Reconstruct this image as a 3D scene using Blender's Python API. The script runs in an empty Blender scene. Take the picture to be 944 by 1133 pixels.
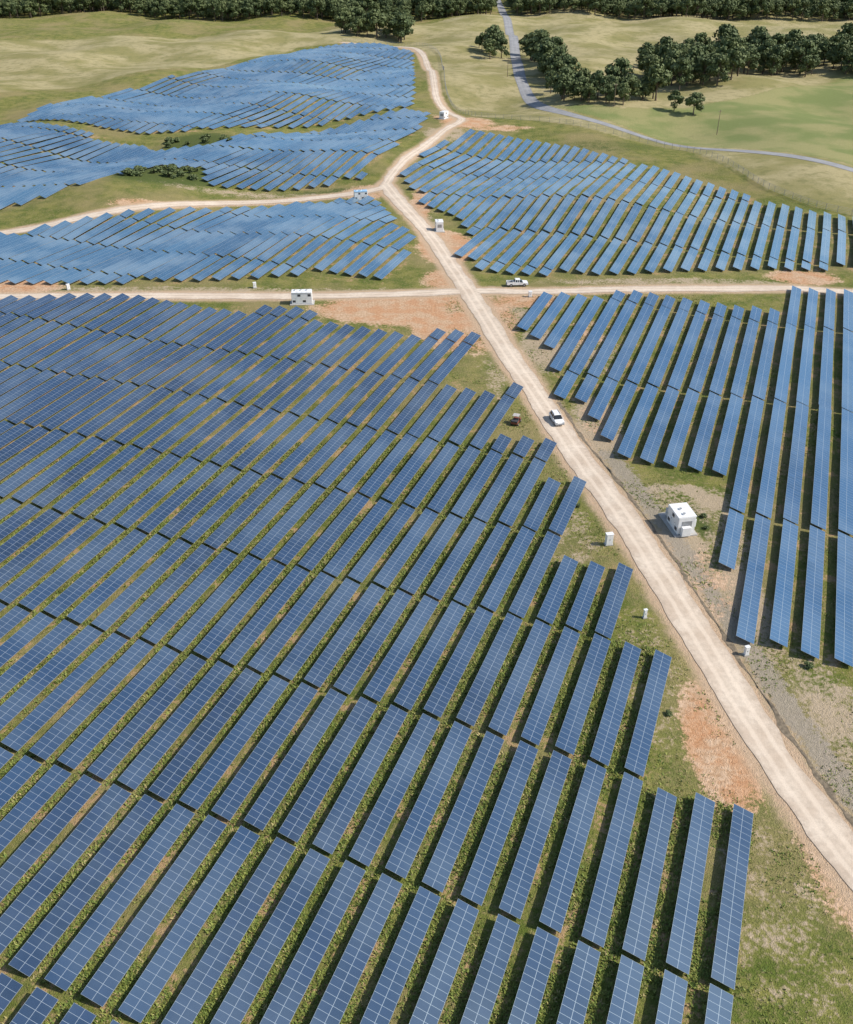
import bpy, math, random
import numpy as np
from mathutils import Vector, Matrix
random.seed(7); rng=np.random.default_rng(7)
C=bpy.context; S=C.scene
def link(o):
    S.collection.objects.link(o); return o

# ------------------------------------------------------------- node helper
class NT:
    def __init__(s,name):
        s.m=bpy.data.materials.new(name); s.m.use_nodes=True
        s.t=s.m.node_tree; s.t.nodes.clear()
        s.out=s.t.nodes.new('ShaderNodeOutputMaterial')
        s.b=s.t.nodes.new('ShaderNodeBsdfPrincipled')
        s.t.links.new(s.b.outputs[0],s.out.inputs[0])
    def n(s,typ,**k):
        x=s.t.nodes.new(typ)
        for a,v in k.items(): setattr(x,a,v)
        return x
    def L(s,a,b): s.t.links.new(a,b)
    def put(s,v,i):
        if isinstance(v,bpy.types.NodeSocket): s.L(v,i)
        elif isinstance(v,tuple) and len(v)==3 and i.type=='RGBA': i.default_value=(*v,1)
        else: i.default_value=v
    def math(s,op,a,b=0.0,c=None):
        x=s.n('ShaderNodeMath',operation=op); s.put(a,x.inputs[0]); s.put(b,x.inputs[1])
        if c is not None: s.put(c,x.inputs[2])
        return x.outputs[0]
    def mix(s,f,a,b,mode='MIX'):
        x=s.n('ShaderNodeMix',data_type='RGBA',blend_type=mode)
        s.put(f,x.inputs[0]); s.put(a,x.inputs[6]); s.put(b,x.inputs[7]); return x.outputs[2]
    def noise(s,vec,scale,detail=4,rough=.55):
        x=s.n('ShaderNodeTexNoise'); s.L(vec,x.inputs['Vector']); x.inputs['Scale'].default_value=scale
        x.inputs['Detail'].default_value=detail; x.inputs['Roughness'].default_value=rough
        return x.outputs[0]
    def ramp(s,v,a,b,lo=0.0,hi=1.0):
        x=s.n('ShaderNodeMapRange',interpolation_type='SMOOTHSTEP'); s.put(v,x.inputs[0])
        x.inputs[1].default_value=a; x.inputs[2].default_value=b; x.inputs[3].default_value=lo; x.inputs[4].default_value=hi
        return x.outputs[0]
    def attr(s,name):
        x=s.n('ShaderNodeAttribute',attribute_name=name); return x.outputs['Fac']
    def pos(s):
        return s.n('ShaderNodeNewGeometry').outputs['Position']
    def bump(s,h,st,dist):
        x=s.n('ShaderNodeBump'); s.L(h,x.inputs['Height']); x.inputs['Strength'].default_value=st
        x.inputs['Distance'].default_value=dist; s.L(x.outputs[0],s.b.inputs['Normal'])
    def base(s,c): s.put(c,s.b.inputs['Base Color'])
    def set(s,**k):
        for a,v in k.items(): s.put(v,s.b.inputs[a.replace('_',' ')])
        return s

def simple(name,col,rough=.6,metal=0.0,var=.12,scale=3.0):
    m=NT(name); n=m.noise(m.n('ShaderNodeTexCoord').outputs['Object'],scale)
    c=m.mix(m.ramp(n,.3,.7),tuple(x*(1-var) for x in col),tuple(min(1,x*(1+var*.6)) for x in col))
    m.base(c); m.set(Roughness=rough,Metallic=metal); return m.m

# ------------------------------------------------------------- layout data (metres)
ROAD=[(52,40),(47.8,59.6),(43.4,77.5),(40,95.5),(36.9,112.3),(33.1,133.1),(28.4,154.6),(24,177.3),(18,205),(12,238),(7,263),(-2,307),(-15,355)]
TRACK=[(-15,355),(-6,395),(7,438),(16,462),(11,489),(5,539),(2,633),(-4,692),(-20,723),(-60,745)]
WEST=[(-14,352),(-25,347),(-45,343),(-69,335),(-96,318),(-119,305),(-153,291),(-230,262)]
CROSS=[(-230,236),(-130,238),(-111,238),(-88,239),(-65,240),(-34,240),(-10,241),(13,243),(30,242),(55,244),(79,245),(99,246),(116,242),(136,236),(230,226)]
LANE=[(75,1500),(70,1050),(68,913),(63,762),(57,652),(54,580),(56,520),(71,474),(105,434),(136,395),(175,352),(260,290)]
PADLOOP=[(36.5,138),(41,143),(47.5,141.5),(51,135),(50,127),(46.5,120),(44,112)]
F1=[(-230,233),(-110,235),(-88,238),(-57,236),(-32,228),(-16,220),(1,215),(12.5,211.5),(3.5,187),(20.3,184),(11.6,161.5),(24.8,160),(19.3,146),(28.7,145),(19.2,121),(31.8,118),(25.8,102),(33.8,100),(24.8,76),(38,73),(29,51),(19,26),(-13,26),(-68,40),(-150,90),(-230,150)]
F2=[(31,238),(54,240),(61,238),(76,232),(90,228),(96,245),(112,241),(137,235),(180,225),(160,104),(120,88),(70,92),(58,96),(49,100),(43,102),(47.5,125),(53.5,146),(40,151),(36,154),(32,177),(27,179),(29,202),(21,218)]
F3=[(19,442),(35,434),(63,411),(92,373),(114,343),(127,323),(160,298),(200,270),(200,256),(117,259),(96,261),(57,255),(29,254),(15,258),(8,272),(14,291),(10,316),(-1,328),(-10,366),(3,411)]
F4A=[(-83,728),(-33,737),(-9,692),(-6,526),(-8,500),(-30,488),(-102,442),(-125,440),(-190,470),(-190,500),(-133,600)]
F4B=[(-10,493),(2,480),(-3,442),(-25,358),(-53,352),(-80,350),(-84,372),(-100,372),(-112,352),(-128,330),(-159,308),(-250,340),(-250,420),(-190,462),(-125,430),(-112,412),(-86,414),(-84,436),(-30,478)]
F5=[(-230,255),(-168,285),(-132,295),(-79,322),(-44,336),(-18,338),(-9,304),(-3,286),(-6,261),(-10,250),(-35,254),(-78,247),(-115,247),(-180,246)]

def poly_inside(x,y,P):
    P=np.array(P,float); r=np.zeros(np.shape(x),bool); j=len(P)-1
    for i in range(len(P)):
        xi,yi=P[i]; xj,yj=P[j]
        c=((yi>y)!=(yj>y))&(x<(xj-xi)*(y-yi)/(yj-yi+1e-12)+xi)
        r^=c; j=i
    return r
def dist_poly(x,y,P):
    d=np.full(np.shape(x),1e9)
    for (ax,ay),(bx,by) in zip(P[:-1],P[1:]):
        vx,vy=bx-ax,by-ay; L=vx*vx+vy*vy
        t=np.clip(((x-ax)*vx+(y-ay)*vy)/L,0,1)
        d=np.minimum(d,np.hypot(x-ax-t*vx,y-ay-t*vy))
    return d
def sst(a,b,x):
    t=np.clip((x-a)/(b-a),0,1); return t*t*(3-2*t)
def H(x,y):
    x=np.asarray(x,float); y=np.asarray(y,float)
    far=sst(235,330,y)*(1-sst(900,1300,y))
    h=far*(2.3*np.sin(x/17+y/43)*np.cos(y/31-x/60)+1.4*np.sin(x/31-y/23+1.3))
    near=.3*np.sin(x/11+1)*np.cos(y/14)+.3*np.sin(x/23-y/19)
    h=h+near*(1-sst(600,800,y))
    return h
def smooth(P,step=1.5):
    P=[Vector((a,b,0)) for a,b in P]; out=[]
    for i in range(len(P)-1):
        p0=P[max(i-1,0)];p1=P[i];p2=P[i+1];p3=P[min(i+2,len(P)-1)]
        n=max(2,int((p2-p1).length/step))
        for k in range(n):
            t=k/n
            q=.5*((2*p1)+(p2-p0)*t+(2*p0-5*p1+4*p2-p3)*t*t+(3*p1-p0-3*p2+p3)*t**3)
            out.append((q.x,q.y))
    out.append((P[-1].x,P[-1].y)); return np.array(out)

def mesh_obj(name,verts,faces,mats,attrs={},uvs=None,matidx=None,smooth_=False):
    me=bpy.data.meshes.new(name)
    me.from_pydata(np.asarray(verts).tolist() if not isinstance(verts,list) else verts,[],faces.tolist() if isinstance(faces,np.ndarray) else faces)
    for m in mats: me.materials.append(m)
    for k,v in attrs.items():
        a=me.attributes.new(k,'FLOAT','POINT'); a.data.foreach_set('value',np.asarray(v,np.float32).ravel())
    if uvs is not None:
        u=me.uv_layers.new(name='UVMap'); u.data.foreach_set('uv',np.asarray(uvs,np.float32).ravel())
    if matidx is not None: me.polygons.foreach_set('material_index',np.asarray(matidx,np.int32))
    if smooth_: me.polygons.foreach_set('use_smooth',np.ones(len(me.polygons),bool))
    me.update(); o=bpy.data.objects.new(name,me); return link(o)

# ------------------------------------------------------------- ground
def axis(lo,hi,step,LO,HI):
    a=list(np.arange(lo,hi+.01,step)); s=step; v=hi
    while v<HI: s*=1.25; v+=s; a.append(v)
    s=step; v=lo
    while v>LO: s*=1.25; v-=s; a.insert(0,v)
    return np.array(a)
xs=axis(-180,180,1.5,-7000,7000)
ya=np.concatenate([np.arange(24,300,1.5),np.arange(300,560,2.5),np.arange(560,1000,5)])
yb=[];s=5;v=1000
while v<9000: s*=1.25; v+=s; yb.append(v)
yc=[];s=2;v=24
while v>-2500: s*=1.4; v-=s; yc.insert(0,v)
ys=np.concatenate([yc,ya,yb])
X,Y=np.meshgrid(xs,ys); nx,ny=len(xs),len(ys)
Z=H(X,Y)
idx=np.arange(nx*ny).reshape(ny,nx)
faces=np.stack([idx[:-1,:-1],idx[:-1,1:],idx[1:,1:],idx[1:,:-1]],-1).reshape(-1,4)
rd=np.full(X.shape,50.)
for P,w in((ROAD,2.6),(TRACK,1.9),(WEST,2.2),(CROSS,2.2)):
    rd=np.minimum(rd,dist_poly(X,Y,P)-w)
rd=np.clip(rd,-5,30)
def ell(lst):
    v=np.zeros(X.shape)
    for cx,cy,rx,ry,st in lst:
        q=((X-cx)/rx)**2+((Y-cy)/ry)**2
        v=np.maximum(v,st*np.clip(1.35-.7*q,0,1))
    return v
clay=ell([(-4,230,22,10,1.15),(9,222,12,17,1.15),(-112,246,13,6,1),(104,255,9,6,.9),(6,282,8,16,1.1),(18,458,12,12,.9),(36.3,83,4,10,1.05),(-20,347,10,8,.7),(-95,322,12,4,.7),(-2,330,3.5,20,.8),(10,470,8,10,.7),(32,448,14,5,.7),(44,66,3,10,.6),(20,196,3,9,.6),(26,235,9,5,.8),(5,252,6,8,.8),(38,213,5,7,.6),(40,107,2.2,9,.55),(34,170,3,8,.5),(44,116,2.5,8,.5)])
tan=ell([(34.5,168,4.5,13,1),(44,139,12,4.5,.6),(41,121,4,12,.95),(49,128,3.5,10,.6),(27,205,5,12,.85),(47,110,3.5,12,.85),(52,84,5,16,.65),(21,225,6,8,.8),(1,300,4,22,.6),(-60,346,40,4,.55),(15,190,3,12,.5),(70,250,40,3,.6),(8,435,10,10,.7),(-60,244,60,2.5,.55),(38,205,6,12,.6),(24,128,4,10,.45),(30,95,4,14,.4),(36,60,6,14,.4)])
pad=np.clip(1.3-dist_poly(X,Y,PADLOOP)/1.7,0,1); tan=np.maximum(tan,pad)
fld=np.zeros(X.shape)
for P in(F1,F2,F3,F4A,F4B,F5): fld=np.maximum(fld,poly_inside(X,Y,P))
MEAD=[(-20,745),(-4,700),(6,640),(9,545),(22,480),(60,455),(107,408),(124,346),(144,315),(200,280),(700,60),(900,900),(120,1000),(-20,860),(-300,760),(-600,700),(-700,500),(-300,470),(-140,620),(-90,745)]
mead=poly_inside(X,Y,MEAD).astype(float)
GREEN=[(62,505),(76,480),(108,440),(140,402),(180,360),(300,290),(500,500),(250,600),(130,500),(95,492)]
green=poly_inside(X,Y,GREEN).astype(float)
lush=ell([(-96,362,20,16,1),(-96,425,14,14,1),(45.5,131.5,2.2,5,.9),(-30,350,20,3,.6),(75,415,25,9,.5)])
shoulder=dist_poly(X,Y,[(x+5.6,y+1.2) for x,y in ROAD[:7]])
shoulder=np.clip(1.4-shoulder/2.0,0,1)
m=NT('ground_grass_soil'); p=m.pos()
n1=m.noise(p,1.7,4,.65); n2=m.noise(p,.22,5,.6); n3=m.noise(p,.035,4,.55); n4=m.noise(p,7,2,.6)
g=m.mix(m.ramp(n2,.36,.64),(.115,.15,.026),(.245,.235,.062))
g=m.mix(m.ramp(n3,.42,.66,0,.7),g,(.33,.26,.125))
g=m.mix(m.ramp(n1,.44,.70),g,m.mix(.5,g,(.38,.28,.15)))
g=m.mix(m.ramp(n4,.35,.6,.4,0),g,(.05,.066,.018))
mc=m.mix(m.ramp(n3,.38,.60),(.28,.25,.10),(.44,.37,.20)); mc=m.mix(m.ramp(n2,.45,.7,0,.6),mc,(.18,.18,.065))
mc=m.mix(m.ramp(n1,.4,.7,0,.3),mc,(.13,.14,.045))
g=m.mix(m.attr('meadow'),g,mc)
gc=m.mix(m.ramp(n3,.4,.6),(.20,.235,.08),(.32,.30,.13)); gc=m.mix(m.ramp(n1,.4,.7,0,.3),gc,(.13,.15,.05))
g=m.mix(m.attr('green'),g,gc)
fs=m.math('MULTIPLY',m.attr('field'),m.ramp(m.math('ADD',m.math('MULTIPLY',n2,.65),m.math('MULTIPLY',n1,.35)),.525,.585,0,.8))
g=m.mix(fs,g,(.42,.275,.15))
jit=m.math('MULTIPLY',m.math('SUBTRACT',m.math('ADD',m.math('MULTIPLY',n1,.5),m.math('MULTIPLY',n2,.5)),.5),2.8)
g=m.mix(m.ramp(m.math('ADD',m.attr('lush'),jit),.3,.7,0,.9),g,m.mix(n1,(.04,.065,.016),(.11,.14,.035)))
tn=m.ramp(m.math('ADD',m.attr('tan'),jit),.35,.75,0,.92)
soilt=m.mix(n1,(.40,.30,.20),(.57,.46,.33)); soilt=m.mix(m.ramp(n4,.4,.65,0,.4),soilt,(.27,.21,.13))
g=m.mix(tn,g,soilt)
sh=m.ramp(m.math('ADD',m.attr('shoulder'),jit),.35,.7,0,.9)
g=m.mix(sh,g,m.mix(n1,(.27,.225,.17),(.42,.36,.28)))
cl=m.ramp(m.math('ADD',m.attr('clay'),jit),.35,.7,0,.95)
g=m.mix(cl,g,m.mix(m.ramp(n1,.3,.7),m.mix(m.ramp(n2,.4,.6),(.50,.245,.12),(.47,.29,.17)),m.mix(m.ramp(n2,.4,.6),(.61,.37,.22),(.66,.47,.32))))
rdm=m.ramp(m.math('ADD',m.attr('roadd'),m.math('MULTIPLY',jit,2.2)),.2,2.4,1,0)
g=m.mix(rdm,g,m.mix(n1,(.45,.30,.18),(.60,.455,.32)))
m.base(g); m.set(Roughness=.95); m.b.inputs['Specular IOR Level'].default_value=.15
m.bump(m.math('ADD',n1,n4),.8,.3)
mesh_obj('ground',np.stack([X,Y,Z],-1).reshape(-1,3),faces,[m.m],
    dict(roadd=rd,clay=clay,tan=tan,field=fld,meadow=mead*(1-green),green=green,shoulder=shoulder,lush=lush),smooth_=True)

# ------------------------------------------------------------- roads
def road_mat(name,c1,c2,tracks=.35):
    m=NT(name); p=m.pos(); uv=m.n('ShaderNodeUVMap').outputs[0]
    sx=m.n('ShaderNodeSeparateXYZ'); m.L(uv,sx.inputs[0])
    n1=m.noise(p,1.3,5,.65); n2=m.noise(p,.18,4); n3=m.noise(p,9,2,.6)
    c=m.mix(m.ramp(n2,.35,.65),c1,c2); c=m.mix(m.ramp(n1,.35,.7,0,.45),c,tuple(x*.72 for x in c1))
    a=m.math('ABSOLUTE',m.math('SUBTRACT',m.math('ABSOLUTE',m.math('ADD',sx.outputs[0],m.math('MULTIPLY',m.math('SUBTRACT',n2,.5),.35))),.36))
    tr=m.ramp(a,.06,.2,tracks,0)
    c=m.mix(tr,c,tuple(min(1,x*1.15) for x in c2))
    ed=m.ramp(m.math('ADD',m.math('ABSOLUTE',sx.outputs[0]),m.math('MULTIPLY',m.math('SUBTRACT',n1,.5),.8)),.7,1.05,0,.7)
    c=m.mix(ed,c,tuple(x*.8 for x in c1)); c=m.mix(m.ramp(n3,.5,.7,0,.3),c,tuple(x*.6 for x in c1))
    m.base(c); m.set(Roughness=.92); m.bump(m.math('ADD',n1,n3),.5,.1); return m.m
gm=road_mat('gravel_surface',(.54,.43,.325),(.66,.555,.44),.5)
am=road_mat('asphalt_surface',(.24,.24,.245),(.32,.32,.32),.2)
def ribbon(name,P,hw,mat,off,jit=.35,step=1.5,cols=7):
    pts=smooth(P,step); t=np.gradient(pts,axis=0); t/=np.linalg.norm(t,axis=1)[:,None]
    nrm=np.stack([t[:,1],-t[:,0]],1); n=len(pts)
    a=np.convolve(rng.normal(size=n+8),np.ones(3)/2,'same')[4:-4]*jit*.6; b=np.convolve(rng.normal(size=n+8),np.ones(3)/2,'same')[4:-4]*jit*.6
    u=np.linspace(-1,1,cols)
    wv=np.where(u[None]<0,hw+a[:,None]*np.abs(u[None])**3,hw+b[:,None]*np.abs(u[None])**3)
    px=pts[:,0][:,None]+nrm[:,0][:,None]*u*wv; py=pts[:,1][:,None]+nrm[:,1][:,None]*u*wv
    pz=H(px,py)+off-.03*np.abs(u[None])**2
    V=np.stack([px,py,pz],-1).reshape(-1,3)
    U=np.stack([np.repeat(u[None],n,0),np.repeat((np.arange(n)*step)[:,None],cols,1)],-1).reshape(-1,2)
    i=np.arange(n*cols).reshape(n,cols)
    F=np.stack([i[:-1,:-1],i[:-1,1:],i[1:,1:],i[1:,:-1]],-1).reshape(-1,4)
    mesh_obj(name,V,F,[mat],uvs=U[F.ravel()],smooth_=True)
ribbon('gravel_road',ROAD,2.6,gm,.10)
ribbon('gravel_road',CROSS,2.1,gm,.08)
ribbon('gravel_road',WEST,2.2,gm,.085)
ribbon('gravel_road',TRACK,1.8,gm,.092)
ribbon('asphalt_road',LANE,3.4,am,.12,.05,4)
dm=simple('mud',(.19,.15,.10),.9,0,.4,2)
ribbon('drainage_ditch',[(x+3.5,y+.8) for x,y in ROAD[:8]],.26,dm,.06,.35,.8,3)

# ------------------------------------------------------------- solar panels
W=2.42; MH=W/2; ML=.86
def panel_mat(name,a,b,hi,ior,dust_sheen):
    m=NT(name); uv=m.n('ShaderNodeUVMap').outputs[0]
    sx=m.n('ShaderNodeSeparateXYZ'); m.L(uv,sx.inputs[0]); u,v=sx.outputs[0],sx.outputs[1]
    def line(x,per,w):
        f=m.math('FRACT',m.math('DIVIDE',x,per)); d=m.math('MINIMUM',f,m.math('SUBTRACT',1.0,f))
        return m.math('LESS_THAN',d,w/per)
    frame=m.math('MAXIMUM',line(u,ML,.018),line(v,MH,.022))
    cell=m.math('MAXIMUM',line(u,ML/6,.004),line(v,MH/10,.004))
    fu=m.math('FLOOR',m.math('DIVIDE',u,ML)); fv=m.math('FLOOR',m.math('DIVIDE',v,MH))
    cb=m.n('ShaderNodeCombineXYZ'); m.L(fu,cb.inputs[0]); m.L(fv,cb.inputs[1]); m.L(m.attr('rnd'),cb.inputs[2])
    wn=m.n('ShaderNodeTexWhiteNoise'); m.L(cb.outputs[0],wn.inputs[0])
    c=m.mix(wn.outputs[0],a,b)
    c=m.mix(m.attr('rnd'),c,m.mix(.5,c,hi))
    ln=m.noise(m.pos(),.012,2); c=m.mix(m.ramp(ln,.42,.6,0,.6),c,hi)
    c=m.mix(m.math('MULTIPLY',cell,.3),c,(.08,.13,.22))
    dn=m.noise(m.pos(),.06,4); c=m.mix(m.ramp(dn,.40,.64,dust_sheen*.15,dust_sheen),c,(.30,.38,.43))  # pale tint: dust plus sky reflection put into the colour
    c=m.mix(frame,c,(.24,.28,.33))
    m.base(c); m.set(Roughness=m.math('ADD',m.math('MULTIPLY',frame,.25),.2)); m.b.inputs['IOR'].default_value=ior
    m.b.inputs['Specular Tint'].default_value=(.68,.92,1.0,1)
    return m.m
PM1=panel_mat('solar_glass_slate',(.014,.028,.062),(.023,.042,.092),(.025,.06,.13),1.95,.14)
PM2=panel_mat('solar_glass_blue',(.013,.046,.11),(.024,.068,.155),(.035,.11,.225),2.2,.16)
PM3=panel_mat('solar_glass_sky_sheen',(.018,.064,.13),(.030,.088,.17),(.06,.15,.25),2.5,.34)  # far blocks: pale sky reflection is put into these base colours
AL=simple('galvanised_steel',(.42,.43,.44),.5,.6); BK=simple('panel_backsheet',(.30,.31,.32),.6)
PH=math.radians(20.7); D=np.array([math.sin(PH),math.cos(PH)]); N=np.array([math.cos(PH),-math.sin(PH)])
TI=math.radians(18)
def solar(name,P,pitch,phase,seg=23.0,tph=81.3,legs=True,W=W,tsd=.55,PM=PM2):
    Pn=np.array(P); nn=Pn@N; tt=Pn@D
    V=[];F=[];UV=[];MI=[];R=[]
    def quad(a,mi,uv=None):
        b=len(V); V.extend(a); F.append((b,b+1,b+2,b+3)); MI.append(mi); UV.extend(uv or [(0,0)]*4)
    k0=math.ceil((nn.min()-phase)/pitch); k1=math.floor((nn.max()-phase)/pitch)
    for k in range(k0,k1+1):
        c=phase+k*pitch
        ts=np.arange(tt.min()-1,tt.max()+1,.5)
        ins=poly_inside(c*N[0]+ts*D[0],c*N[1]+ts*D[1],P)
        s0=tph+math.floor((tt.min()-tph)/seg)*seg
        while s0<tt.max():
            mset=(ts>=s0)&(ts<=s0+seg-.5)&ins
            q=ts[mset]
            if len(q)>8:
                a=q[0] if q[0]>s0+.6 else s0; L=min(seg-.5,q[-1]-a+.3)
                L=math.floor((L+.15)/ML)*ML
                if L>=5:
                    if q[0]>s0+.6 and q[-1]>s0+seg-1.4: a=q[-1]-L
                    r=random.random(); tl=TI+math.radians(random.gauss(0,tsd))
                    zj=random.gauss(0,.04); cj=c+random.gauss(0,.05)
                    w=W*math.cos(tl)/2; rise=W*math.sin(tl)
                    ends=[]
                    for t_ in(a,a+L):
                        cx,cy=cj*N[0]+t_*D[0],cj*N[1]+t_*D[1]; z=float(H(cx,cy))+zj+random.gauss(0,.025)
                        ends.append(((cx+N[0]*w,cy+N[1]*w,z+.5),(cx-N[0]*w,cy-N[1]*w,z+.5+rise)))
                    (l0,h0),(l1,h1)=ends
                    off=random.randint(0,50)*ML
                    quad([l0,l1,h1,h0],0,[(off,0),(off+L,0),(off+L,MH*2),(off,MH*2)])
                    e=.05; dn=lambda p_:(p_[0],p_[1],p_[2]-e)
                    quad([dn(h0),dn(h1),dn(l1),dn(l0)],1)
                    quad([dn(l0),dn(l1),l1,l0],2); quad([h0,h1,dn(h1),dn(h0)],2)
                    quad([dn(h0),dn(l0),l0,h0],2); quad([dn(l1),dn(h1),h1,l1],2)
                    if legs:
                        nl=max(2,int(L//4.2)+1)
                        for i in range(nl):
                            f=(i+.5)/nl
                            for g_,ww in((.25,.055),(.8,.055)):
                                lx=[l0[j]+(l1[j]-l0[j])*f for j in range(3)]; hx=[h0[j]+(h1[j]-h0[j])*f for j in range(3)]
                                q_=[lx[j]+(hx[j]-lx[j])*g_ for j in range(3)]
                                x_,y_,zt=q_[0],q_[1],q_[2]-.07; zb=float(H(x_,y_))-.1
                                cs=[(x_-ww,y_-ww),(x_+ww,y_-ww),(x_+ww,y_+ww),(x_-ww,y_+ww)]
                                for e_ in range(4):
                                    A=cs[e_];B=cs[(e_+1)%4]
                                    quad([(*A,zb),(*B,zb),(*B,zt),(*A,zt)],2)
                    for g_ in(.22,.78):
                        def P3(f):
                            return [l0[j]+(h0[j]-l0[j])*f for j in range(3)],[l1[j]+(h1[j]-l1[j])*f for j in range(3)]
                        a0,a1=P3(g_-.02);b0,b1=P3(g_+.02)
                        lo_=lambda p_,d_:(p_[0],p_[1],p_[2]-d_)
                        quad([lo_(a0,.06),lo_(a1,.06),lo_(a1,.16),lo_(a0,.16)],2)
                        quad([lo_(b1,.06),lo_(b0,.06),lo_(b0,.16),lo_(b1,.16)],2)
                        quad([lo_(b0,.16),lo_(b1,.16),lo_(a1,.16),lo_(a0,.16)],2)
                    R.extend([r]*(len(V)-len(R)))
            s0+=seg
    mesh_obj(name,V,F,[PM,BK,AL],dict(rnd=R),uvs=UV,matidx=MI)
PHS=8.3
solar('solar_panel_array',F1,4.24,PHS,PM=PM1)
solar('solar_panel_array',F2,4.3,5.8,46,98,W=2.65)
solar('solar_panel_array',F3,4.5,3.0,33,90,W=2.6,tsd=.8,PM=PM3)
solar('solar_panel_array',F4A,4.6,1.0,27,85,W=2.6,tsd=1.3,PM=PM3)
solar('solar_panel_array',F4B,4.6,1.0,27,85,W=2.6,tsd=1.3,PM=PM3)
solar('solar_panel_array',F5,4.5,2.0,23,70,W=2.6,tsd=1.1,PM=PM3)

# ------------------------------------------------------------- weeds / grass tufts
def tufts(name,pts,hmin,hmax,mat,nb=5):
    n=len(pts); x=pts[:,0];y=pts[:,1];z=H(x,y)
    V=np.zeros((n,nb,3,3)); h=rng.uniform(hmin,hmax,n)
    for b in range(nb):
        a=rng.uniform(0,2*np.pi,n); l=rng.uniform(.35,1.1,n)*h; wd=rng.uniform(.08,.18,n)*(.5+h)
        bx=x+rng.normal(0,.14,n);by=y+rng.normal(0,.14,n)
        V[:,b,0]=np.stack([bx-np.sin(a)*wd,by+np.cos(a)*wd,z-.02],-1)
        V[:,b,1]=np.stack([bx+np.sin(a)*wd,by-np.cos(a)*wd,z-.02],-1)
        V[:,b,2]=np.stack([bx+np.cos(a)*l,by+np.sin(a)*l,z+h*rng.uniform(.5,1,n)],-1)
    V=V.reshape(-1,3); F=np.arange(len(V)).reshape(-1,3)
    mesh_obj(name,V,F,[mat],dict(rnd=np.repeat(rng.random(n),nb*3)))
m=NT('grass_blades'); r=m.attr('rnd'); c=m.mix(r,(.11,.165,.026),(.26,.28,.06)); c=m.mix(m.ramp(r,.85,.97),c,(.38,.31,.14))
m.base(c); m.set(Roughness=.8); GM=m.m
def scatter(n,x0,x1,y0,y1,cond):
    p=np.stack([rng.uniform(x0,x1,n),rng.uniform(y0,y1,n)],1); return p[cond(p[:,0],p[:,1])]
def clump(x,y): return np.sin(x/3.1+np.sin(y/4.3)*2)+np.sin(y/3.7+np.sin(x/5.1)*2)+rng.normal(0,.7,len(x))
def vis(x,y): return (np.abs(x)<y*.53+16)
def gap(x,y):
    f=((x*N[0]+y*N[1]-PHS)/4.24)%1; return (f>.26)&(f<.74)
pA=scatter(260000,-90,40,28,160,lambda x,y:poly_inside(x,y,F1)&vis(x,y)&gap(x,y)&(clump(x,y)>-.4))
pB=scatter(60000,5,80,45,240,lambda x,y:~poly_inside(x,y,F1)&vis(x,y)&(dist_poly(x,y,ROAD)>3.8)&(dist_poly(x,y,CROSS)>3.5)&(clump(x,y)>.8))
tufts('grass',pA,.15,.42,GM,4); tufts('grass',pB,.08,.28,GM,4)

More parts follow.
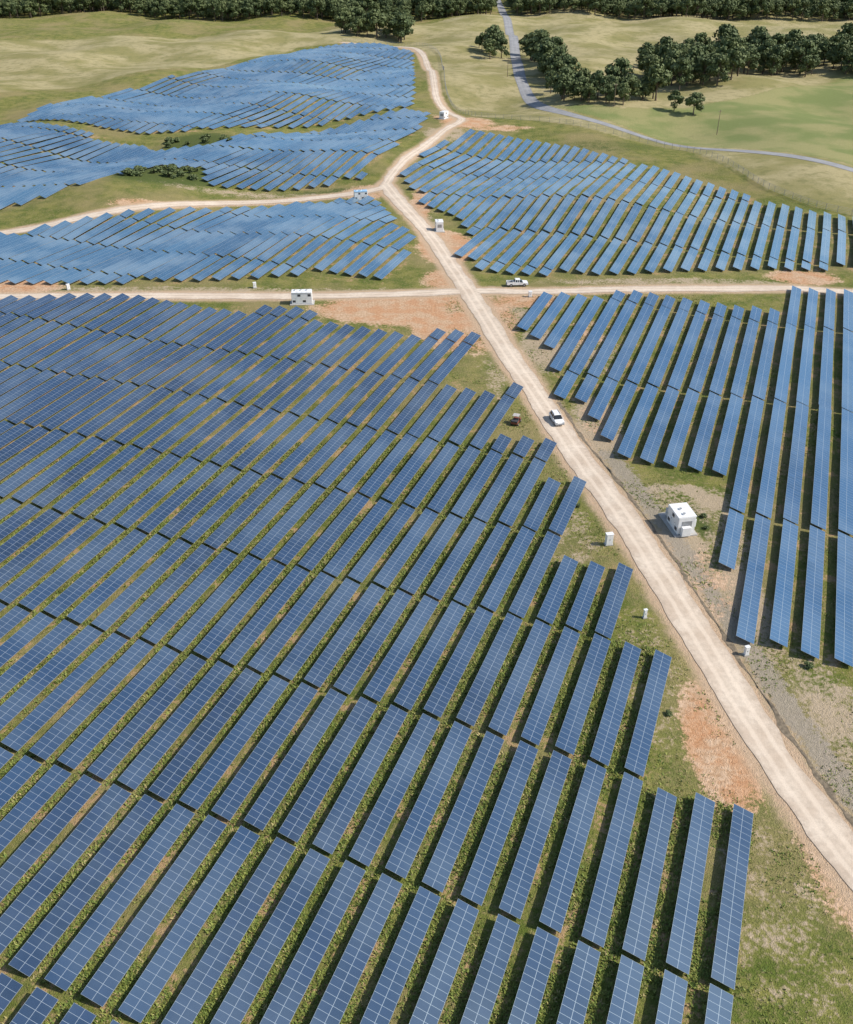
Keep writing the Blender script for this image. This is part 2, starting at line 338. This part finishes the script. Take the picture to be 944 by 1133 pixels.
# ------------------------------------------------------------- trees
def leafmat():
    m=NT('foliage'); r=m.attr('rnd'); p=m.n('ShaderNodeTexCoord').outputs['Object']
    n=m.noise(p,.35,3); oi=m.n('ShaderNodeObjectInfo').outputs['Random']
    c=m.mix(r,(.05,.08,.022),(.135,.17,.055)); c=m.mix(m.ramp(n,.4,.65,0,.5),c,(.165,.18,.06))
    c=m.mix(m.math('MULTIPLY',oi,.4),c,(.05,.085,.035)); m.base(c); m.set(Roughness=.75); return m.m
LM=leafmat(); BARK=simple('bark',(.12,.09,.065),.9,0,.3,4)
def tree_mesh(name,h,nleaf,seed,lsz=.75):
    r=np.random.default_rng(seed); V=[];F=[];MI=[];R=[]
    def tube(pts,rad,ns=7):
        b=len(V)
        for (p,q) in zip(pts,rad):
            for i in range(ns):
                a=2*math.pi*i/ns; V.append((p[0]+q*math.cos(a),p[1]+q*math.sin(a),p[2])); R.append(.5)
        for j in range(len(pts)-1):
            for i in range(ns):
                F.append((b+j*ns+i,b+j*ns+(i+1)%ns,b+(j+1)*ns+(i+1)%ns,b+(j+1)*ns+i)); MI.append(1)
    tube([(0,0,-.3),(.1,0,h*.2),(.15,.1,h*.45),(0,.1,h*.75)],[h*.03,h*.022,h*.016,h*.006])
    lobes=[]
    nl=11
    for i in range(nl):
        a=i*2.4+r.uniform(-.4,.4); f=r.uniform(0,1); z=h*(.26+.60*f); rr=h*.27*math.sqrt(max(.05,1-((f-.35)/.75)**2))*r.uniform(.6,1.1)
        c=np.array([rr*math.cos(a),rr*math.sin(a),z]); s=h*r.uniform(.11,.18)
        lobes.append((c,s)); tube([(.1,.05,h*(.2+.3*f)),(c[0]*.5,c[1]*.5,(z+h*(.2+.3*f))/2),tuple(c)],[h*.009,h*.007,h*.003],5)
    lobes.append((np.array([0,0,h*.86]),h*.13))
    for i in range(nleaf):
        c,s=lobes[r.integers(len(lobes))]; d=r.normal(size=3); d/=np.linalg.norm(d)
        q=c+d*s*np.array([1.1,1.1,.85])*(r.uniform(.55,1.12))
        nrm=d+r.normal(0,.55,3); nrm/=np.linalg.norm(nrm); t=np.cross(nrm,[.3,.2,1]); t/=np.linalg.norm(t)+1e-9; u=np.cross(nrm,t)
        k=lsz*r.uniform(.5,1.15); b=len(V); rv=np.clip(.5+.35*d[2]+r.normal(0,.2),0,1)  # leaf tone goes paler towards each lobe's top, plus random spread
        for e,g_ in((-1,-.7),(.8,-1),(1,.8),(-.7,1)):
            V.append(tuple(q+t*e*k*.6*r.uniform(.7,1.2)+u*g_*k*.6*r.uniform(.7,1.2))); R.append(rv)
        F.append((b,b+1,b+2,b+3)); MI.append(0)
    me=bpy.data.meshes.new(name); me.from_pydata([tuple(map(float,v)) for v in V],[],F)
    me.materials.append(LM); me.materials.append(BARK); me.polygons.foreach_set('material_index',np.array(MI,np.int32))
    a=me.attributes.new('rnd','FLOAT','POINT'); a.data.foreach_set('value',np.array(R,np.float32)); me.update(); return me
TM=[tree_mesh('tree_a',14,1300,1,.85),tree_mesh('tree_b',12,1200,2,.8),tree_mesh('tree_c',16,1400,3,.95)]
def tree(x,y,s=1.0,k=None):
    k=random.randrange(3) if k is None else k
    o=bpy.data.objects.new('deciduous_tree',TM[k]); link(o); o.location=(x,y,float(H(x,y))-.1)
    o.rotation_euler=(0,0,random.uniform(0,6.28)); o.scale=(s*random.uniform(.9,1.25),s*random.uniform(.9,1.25),s*random.uniform(.85,1.1))
for x,y,s in [(45,692,1.2),(41,674,1.0),(49,684,.9),(37,700,.8),(36,718,.7),(43,705,1)]: tree(x,y,s)
for i in range(40):
    f=random.random(); tree(65+f*8+random.uniform(-2,9),720-f*165+random.uniform(-6,6),random.uniform(.7,1.25))
for i in range(26):
    tree(random.uniform(68,116),random.uniform(500,536),random.uniform(.6,1.1))
for x,y,s in[(66,545,.9),(74,512,.6),(80,505,.5),(88,500,.55),(96,497,.6),(120,492,.8),(128,486,.7)]: tree(x,y,s)
for i in range(26): tree(random.uniform(-66,-14),random.uniform(782,815),random.uniform(.9,1.35))
def forest(pts,mesh,nm='distant_forest'):
    V=[];F=[]
    for x,y in pts:
        s=random.uniform(.75,1.3); a=random.uniform(0,6.28); b=len(V); z=float(H(x,y))
        for q in range(4):
            V.append((x+.5*s*math.cos(a+q*math.pi/2)*1.4142,y+.5*s*math.sin(a+q*math.pi/2)*1.4142,z))
        F.append((b,b+1,b+2,b+3))
    o=mesh_obj(nm,V,F,[]); o.instance_type='FACES'; o.use_instance_faces_scale=True; o.show_instancer_for_render=False
    c=bpy.data.objects.new('tree_crown_and_trunk',mesh); link(c); c.parent=o
fp=[]
def region(x0,x1,y0,y1,sp,cond=lambda x,y:True):
    y=y0
    while y<y1:
        x=x0
        while x<x1:
            a=x+random.uniform(-.45,.45)*sp; b=y+random.uniform(-.45,.45)*sp
            if cond(a,b): fp.append((a,b))
            x+=sp
        y+=sp
def offlane(x,y): return float(dist_poly(np.array([x]),np.array([y]),LANE)[0])>9
region(-700,700,900,1060,9,lambda x,y: offlane(x,y) and y>905+30*math.sin(x/60))
region(-1300,1300,1060,1400,15,offlane)
region(-620,-250,560,700,10,lambda x,y:((x+430)/150)**2+((y-640)/60)**2<1)
region(130,600,560,760,10,lambda x,y:((x-330)/200)**2+((y-640)/50)**2<1 or ((x-150)/25)**2+((y-590)/40)**2<1)
random.shuffle(fp); n3_=len(fp)//3
for i in range(3): forest(fp[i*n3_:(i+1)*n3_],TM[i])
SM=tree_mesh('shrub_mesh',3.2,420,9,.4)
def shrub(a,b,s):
    o=bpy.data.objects.new('shrub',SM); link(o); o.location=(a,b,float(H(a,b))-.8*s); o.rotation_euler=(0,0,random.uniform(0,6)); o.scale=(s*1.5,s*1.5,s)
for x,y,rx,ry,n in((-97,426,14,6,14),(-97,362,13,9,26)):
    for i in range(n): shrub(x+random.uniform(-rx,rx),y+random.uniform(-ry,ry),random.uniform(.5,1))
for x,y,s in((31,88,.25),(46.5,133,.3),(46,129.5,.25),(52,97,.35),(26,137,.25)): shrub(x,y,s)

# ------------------------------------------------------------- object builders
WH=simple('white_enamel',(.78,.78,.77),.4,0,.06,1.5); GR=simple('grey_metal',(.30,.31,.32),.5,.3); DK=simple('dark_vent',(.05,.05,.055),.6)
CN=simple('concrete',(.42,.40,.37),.9,0,.15,2); GLS=simple('car_glass',(.02,.025,.03),.08); TY=simple('tyre',(.02,.02,.02),.8)
RD=simple('red_lamp',(.45,.02,.02),.3); RU=simple('rust_red',(.22,.07,.04),.7); CP=simple('car_paint_white',(.8,.8,.79),.25,0,.03); BL=simple('blue_white_paint',(.30,.50,.70),.4)
WOOD=simple('weathered_wood',(.20,.15,.10),.85)
def empty(name,loc,rot=0):
    o=bpy.data.objects.new(name,None); link(o); o.location=(loc[0],loc[1],float(H(loc[0],loc[1]))+(loc[2] if len(loc)>2 else 0)); o.rotation_euler=(0,0,rot); return o
import bmesh
def box(par,name,c,s,mat,bev=.03,rot=None):
    bm=bmesh.new(); bmesh.ops.create_cube(bm,size=1)
    for v in bm.verts: v.co=Vector((v.co.x*s[0],v.co.y*s[1],v.co.z*s[2]))
    if bev>0: bmesh.ops.bevel(bm,geom=bm.edges[:],offset=bev,segments=2,affect='EDGES',profile=.6)
    me=bpy.data.meshes.new(name); bm.to_mesh(me); bm.free(); me.materials.append(mat)
    o=bpy.data.objects.new(name,me); link(o); o.parent=par; o.location=c
    if rot: o.rotation_euler=rot
    return o
def cyl(par,name,c,r,d,mat,rot=(0,0,0),seg=18,r2=None):
    bm=bmesh.new(); bmesh.ops.create_cone(bm,cap_ends=True,segments=seg,radius1=r,radius2=r if r2 is None else r2,depth=d)
    me=bpy.data.meshes.new(name); bm.to_mesh(me); bm.free(); me.materials.append(mat)
    o=bpy.data.objects.new(name,me); link(o); o.parent=par; o.location=c; o.rotation_euler=rot; return o
def inverter(loc,rot,L=4.6,Wd=2.4,h=2.7,roof=WH,trans=True):
    e=empty('inverter_station',loc,rot)
    T=1.9 if trans else 0
    box(e,'concrete_pad',(0,0,.06),(L+T+1.0,Wd+1.0,.32),CN,.02)
    bx=-T/2
    box(e,'cabinet_housing',(bx,0,.24+h/2),(L,Wd,h),WH,.04)
    ns=max(2,int(L/1.3))
    for i in range(ns):
        box(e,'roof_section_%d'%i,(bx-L/2+(i+.5)*L/ns,0,.24+h+.07),(L/ns-.06,Wd+.22,.13),roof,.02)
    for sy in(-1,1):
        nd=max(2,int(L/1.1))
        for i in range(nd):
            x=bx-L/2+(i+.5)*L/nd
            box(e,'door_%d'%i,(x,sy*(Wd/2+.012),.24+h*.48),(L/nd-.1,.03,h*.86),WH,.008)
            box(e,'vent_%d'%i,(x,sy*(Wd/2+.032),.24+h*(.78 if i%2 else .25)),(L/nd*.6,.02,h*.2),DK,.004)
            box(e,'handle_%d'%i,(x+L/nd*.36,sy*(Wd/2+.045),.24+h*.5),(.04,.05,.25),GR,.01)
    box(e,'end_louvre',(bx-L/2-.015,0,.24+h*.6),(.03,Wd*.6,h*.35),GR,.005)
    for i in range(max(1,int(L/1.6))):
        x=bx-L/2+.9+i*1.5
        cyl(e,'roof_fan_%d'%i,(x,.3,.24+h+.24),.3,.2,WH); cyl(e,'fan_grille_%d'%i,(x,.3,.24+h+.345),.24,.02,GR)
    if trans:
        tx=bx+L/2+T/2+.05
        box(e,'transformer_tank',(tx,0,.24+.95),(1.3,1.5,1.9),WH,.05)
        for sy in(-1,1):
            for i in range(8): box(e,'cooling_fin',(tx-.55+i*.157,sy*.95,.24+.85),(.03,.35,1.25),WH,0)
        for i in range(3): cyl(e,'bushing_%d'%i,(tx-.35+i*.35,0,2.3),.07,.35,GR)
        for i in range(2): box(e,'air_conditioner_%d'%i,(bx-.9+i*1.7,-Wd/2-.32,.24+1.3),(.9,.55,1.4),WH,.04)
        box(e,'switchgear',(bx-L/2-.45,.2,.24+.8),(.7,1.5,1.6),WH,.04)
    return e
inverter((41.6,130.8),math.radians(100),4.3,2.9,3.1)
inverter((-32,234.6),math.radians(3),5.2,2.4,2.9,trans=False)
inverter((4,300),math.radians(95),3.4,2.2,2.8,trans=False)
inverter((-23,338.5),math.radians(10),4.6,2.4,2.8,roof=BL,trans=False)
inverter((8,465),math.radians(60),4.2,2.4,2.8,trans=False)
def cabinet(loc,rot,w=1.0,d=.6,h=1.7,mat=WH):
    e=empty('electrical_cabinet',loc,rot)
    box(e,'plinth',(0,0,.08),(w+.2,d+.2,.25),CN,.02); box(e,'case',(0,0,.2+h/2),(w,d,h),mat,.03)
    box(e,'rain_hood',(0,0,.2+h+.03),(w+.12,d+.12,.06),mat,.015)
    for s_ in(-1,1): box(e,'door',(s_*w*.24,-d/2-.012,.2+h*.5),(w*.45,.025,h*.9),mat,.006)
    box(e,'lock',(0,-d/2-.04,.2+h*.5),(.06,.05,.2),DK,.01)
cabinet((29.3,125.3),.2,1.1,.7,1.9)
cabinet((31.6,107),.3,.45,.3,1.3); cabinet((44.2,99.4),.3,.6,.4,1.3)
for x,y in((-95,243.5),(-46,246),(27,238)): cabinet((x,y),random.random(),.8,.6,1.3)

def extr(par,name,prof,w0,mat,wtop=None,bev=.04):
    bm=bmesh.new(); zs=[p[1] for p in prof]; zmin,zmax=min(zs),max(zs)
    def hw(z):
        f=(z-zmin)/(zmax-zmin); return w0/2 if wtop is None else (w0*(1-f)+wtop*f)/2
    A=[bm.verts.new((x,-hw(z),z)) for x,z in prof]; B=[bm.verts.new((x,hw(z),z)) for x,z in prof]
    bm.faces.new(A[::-1]) ; bm.faces.new(B); n=len(prof)
    for i in range(n): bm.faces.new((A[i],A[(i+1)%n],B[(i+1)%n],B[i]))
    bmesh.ops.recalc_face_normals(bm,faces=bm.faces[:])
    if bev: bmesh.ops.bevel(bm,geom=bm.edges[:],offset=bev,segments=2,affect='EDGES')
    me=bpy.data.meshes.new(name); bm.to_mesh(me); bm.free(); me.materials.append(mat)
    o=bpy.data.objects.new(name,me); link(o); o.parent=par; return o
def wheels(e,xs_,tw,r=.37):
    for x in xs_:
        for s_ in(-1,1):
            cyl(e,'wheel',(x,s_*(tw/2-.12),r),r,.25,TY,(math.pi/2,0,0),24); cyl(e,'hub',(x,s_*(tw/2+.008),r),r*.58,.02,GR,(math.pi/2,0,0),16)
def lamps(e,x0,x1,w,z):
    for s_ in(-1,1):
        box(e,'headlight',(x1,s_*(w/2-.25),z),(.06,.36,.16),GR,.02); box(e,'taillight',(x0,s_*(w/2-.16),z+.08),(.06,.18,.3),RD,.02)
def suv(loc,rot):
    e=empty('suv_car',loc,rot)
    extr(e,'body',[(-2.3,.35),(2.25,.35),(2.32,.6),(2.25,.92),(1.1,1.06),(-2.2,1.12),(-2.33,.7)],1.88,CP,bev=.06)
    extr(e,'greenhouse',[(1.15,1.03),(.35,1.62),(-1.75,1.66),(-2.2,1.05)],1.74,GLS,1.36,.03)
    extr(e,'roof',[(.38,1.6),(.3,1.7),(-1.7,1.74),(-1.86,1.62)],1.42,CP,1.3,.02)
    for x in(.3,-.6,-1.7):
        for s_ in(-1,1): box(e,'pillar',(x,s_*.79,1.34),(.09,.05,.62),CP,.01,(s_*.32,0,0))
    box(e,'front_bumper',(2.3,0,.48),(.14,1.8,.26),GR,.04); box(e,'rear_bumper',(-2.3,0,.48),(.14,1.8,.26),GR,.04)
    for s_ in(-1,1): box(e,'mirror',(.85,s_*1.02,1.12),(.12,.2,.15),CP,.03)
    for s_ in(-1,1): box(e,'roof_rail',(-.7,s_*.6,1.77),(1.9,.04,.05),DK,.01)
    wheels(e,(1.42,-1.42),1.9); lamps(e,-2.32,2.3,1.88,.8)
def pickup(loc,rot):
    e=empty('pickup_truck',loc,rot)
    extr(e,'body',[(-2.85,.5),(2.75,.45),(2.85,.7),(2.78,1.05),(1.45,1.18),(-.75,1.2),(-.75,.72),(-2.85,.72)],1.98,CP,bev=.05)
    for s_ in(-1,1): box(e,'bed_side',(-1.8,s_*.93,.98),(2.12,.1,.54),CP,.02)
    box(e,'tailgate',(-2.83,0,.98),(.09,1.8,.52),CP,.02); box(e,'bed_floor',(-1.8,0,.75),(2.0,1.74,.04),DK,0)
    box(e,'tool_chest',(-1.05,0,1.15),(.5,1.74,.4),GR,.03)
    extr(e,'cab_glass',[(1.5,1.15),(.7,1.8),(-.6,1.84),(-.78,1.17)],1.8,GLS,1.45,.03)
    extr(e,'cab_roof',[(.74,1.78),(.66,1.87),(-.55,1.9),(-.64,1.8)],1.5,CP,1.4,.02)
    for x in(.45,-.0,-.62):
        for s_ in(-1,1): box(e,'pillar',(x,s_*.83,1.5),(.1,.05,.66),CP,.01,(s_*.26,0,0))
    box(e,'front_bumper',(2.85,0,.55),(.16,1.9,.28),GR,.04); box(e,'rear_bumper',(-2.92,0,.55),(.14,1.8,.2),GR,.04)
    for s_ in(-1,1): box(e,'mirror',(1.15,s_*1.08,1.25),(.14,.24,.22),DK,.03)
    wheels(e,(1.8,-1.75),2.0,.42); lamps(e,-2.87,2.84,1.96,.85)
suv((26.0,169.2,.1),math.atan2(22.7,-4.4)+math.pi)
pickup((24.3,246.8,.05),math.radians(4))
def utv(loc,rot):
    e=empty('utility_vehicle',loc,rot)
    extr(e,'body',[(-1.35,.4),(1.3,.4),(1.4,.6),(1.25,.85),(.55,.95),(.45,.5),(-.35,.5),(-.4,.85),(-1.4,.85)],1.35,RU,bev=.04)
    box(e,'cargo_bed',(-.9,0,.98),(.95,1.3,.24),DK,.02); box(e,'seat',(-.15,0,.72),(.45,1.1,.16),DK,.04); box(e,'seat_back',(-.38,0,1.0),(.12,1.1,.5),DK,.04,(0,-.15,0))
    for x in(.6,-.42):
        for s_ in(-1,1): cyl(e,'roll_cage',(x,s_*.6,1.35),.03,1.0,GR,(0,.1 if x<0 else -.2,0),8)
    box(e,'canopy',(.05,0,1.86),(1.25,1.3,.05),CN,.02); wheels(e,(.95,-.9),1.5,.32)
utv((17.8,168.2),1.2)
def pole(x,y,rot):
    e=empty('utility_pole',(x,y),rot); cyl(e,'pole',(0,0,5.2),.17,10.8,WOOD,seg=10,r2=.11)
    box(e,'crossarm',(0,0,9.9),(2.4,.12,.14),WOOD,.01)
    for x_ in(-1.05,-.4,.4,1.05): cyl(e,'insulator',(x_,0,10.06),.05,.2,CN,seg=8)
for x,y in((91,494),(131,452),(47,600)): pole(x,y,.6)
def fence(P,sp=4.0,h=2.1):
    pts=smooth(P,sp); V=[];F=[]
    def bx(a,b,w):
        a=Vector(a);b=Vector(b); d=(b-a).normalized(); u=d.cross(Vector((0,0,1)) if abs(d.z)<.9 else Vector((1,0,0))).normalized()*w; v=d.cross(u).normalized()*w
        k=len(V)
        for q in(a,b):
            for s_,t_ in((1,1),(-1,1),(-1,-1),(1,-1)): V.append(tuple(q+u*s_+v*t_))
        for i in range(4): F.append((k+i,k+(i+1)%4,k+4+(i+1)%4,k+4+i))
        F.append((k,k+1,k+2,k+3)); F.append((k+7,k+6,k+5,k+4))
    pr=None
    for x,y in pts:
        z=float(H(x,y)); bx((x,y,z-.2),(x,y,z+h),.05)
        if pr:
            for f in(.12,.35,.6,.8,1.0): bx((pr[0],pr[1],pr[2]+h*f),(x,y,z+h*f),.025)
        pr=(x,y,z)
    mesh_obj('perimeter_fence',V,F,[GR])
fence([(-60,750),(-20,741),(6,690),(10,633),(11,539),(23,478),(60,455),(107,408),(124,346),(146,315),(215,274)])

# ------------------------------------------------------------- light, sky, camera
el=math.radians(45); az=math.radians(99)
sd=Vector((math.sin(az)*math.cos(el),math.cos(az)*math.cos(el),math.sin(el)))
# thin broken clouds, 700 m up, unseen, added to shade the western blocks
cm=NT('shade_cloud_vapour'); tc=cm.n('ShaderNodeTexCoord').outputs['Object']
cn=cm.noise(tc,.012,5,.6); ca=cm.attr('density')
al=cm.ramp(cm.math('ADD',ca,cm.math('MULTIPLY',cm.math('SUBTRACT',cn,.5),2.4)),.45,1.0,0,.38)
cm.base((.85,.86,.88)); cm.set(Roughness=1.0,Alpha=al)
def shade_cloud(tx,ty,rx,ry,h):
    c=Vector((tx,ty,0))+sd*(h/sd.z); n=26; V=[];F=[];A=[]
    for layer in range(2):
        b=len(V)
        for j in range(n+1):
            for i in range(n+1):
                u=i/n*2-1;v=j/n*2-1; q=math.hypot(u,v)
                V.append((u*rx*1.3,v*ry*1.3,layer*14+9*math.sin(3*u+layer)*math.cos(4*v)+14*max(0,1-q))); A.append(max(0,1.25-1.35*q))
        for j in range(n):
            for i in range(n):
                k=b+j*(n+1)+i; F.append((k,k+1,k+n+2,k+n+1))
    o=mesh_obj('shade_cloud',V,F,[cm.m],dict(density=A),smooth_=True); o.location=c; o.rotation_euler=(0,0,.3)
shade_cloud(-100,285,58,42,700)
shade_cloud(-95,395,50,40,700)
l=bpy.data.lights.new('sun','SUN'); l.energy=4.9; l.angle=math.radians(.53); l.color=(1,.945,.86)
so=link(bpy.data.objects.new('sun',l)); so.rotation_euler=sd.to_track_quat('Z','Y').to_euler(); so.location=(0,0,200)
w=bpy.data.worlds.new('World'); S.world=w; w.use_nodes=True; nt=w.node_tree
bg=nt.nodes.get('Background') or nt.nodes.new('ShaderNodeBackground')
sk=nt.nodes.new('ShaderNodeTexSky'); sk.sky_type='NISHITA'; sk.sun_disc=False; sk.sun_elevation=el; sk.sun_rotation=az
nt.links.new(sk.outputs[0],bg.inputs[0]); bg.inputs[1].default_value=.15
cd=bpy.data.cameras.new('camera'); co=link(bpy.data.objects.new('camera',cd)); S.camera=co
cd.sensor_fit='VERTICAL'; cd.sensor_height=24; cd.lens=24*1050/1133; cd.clip_end=20000; cd.clip_start=1
co.location=(0,0,88); co.rotation_euler=(math.radians(90-33),0,0)
S.view_settings.view_transform='Standard'; S.view_settings.look='None'; S.view_settings.exposure=0
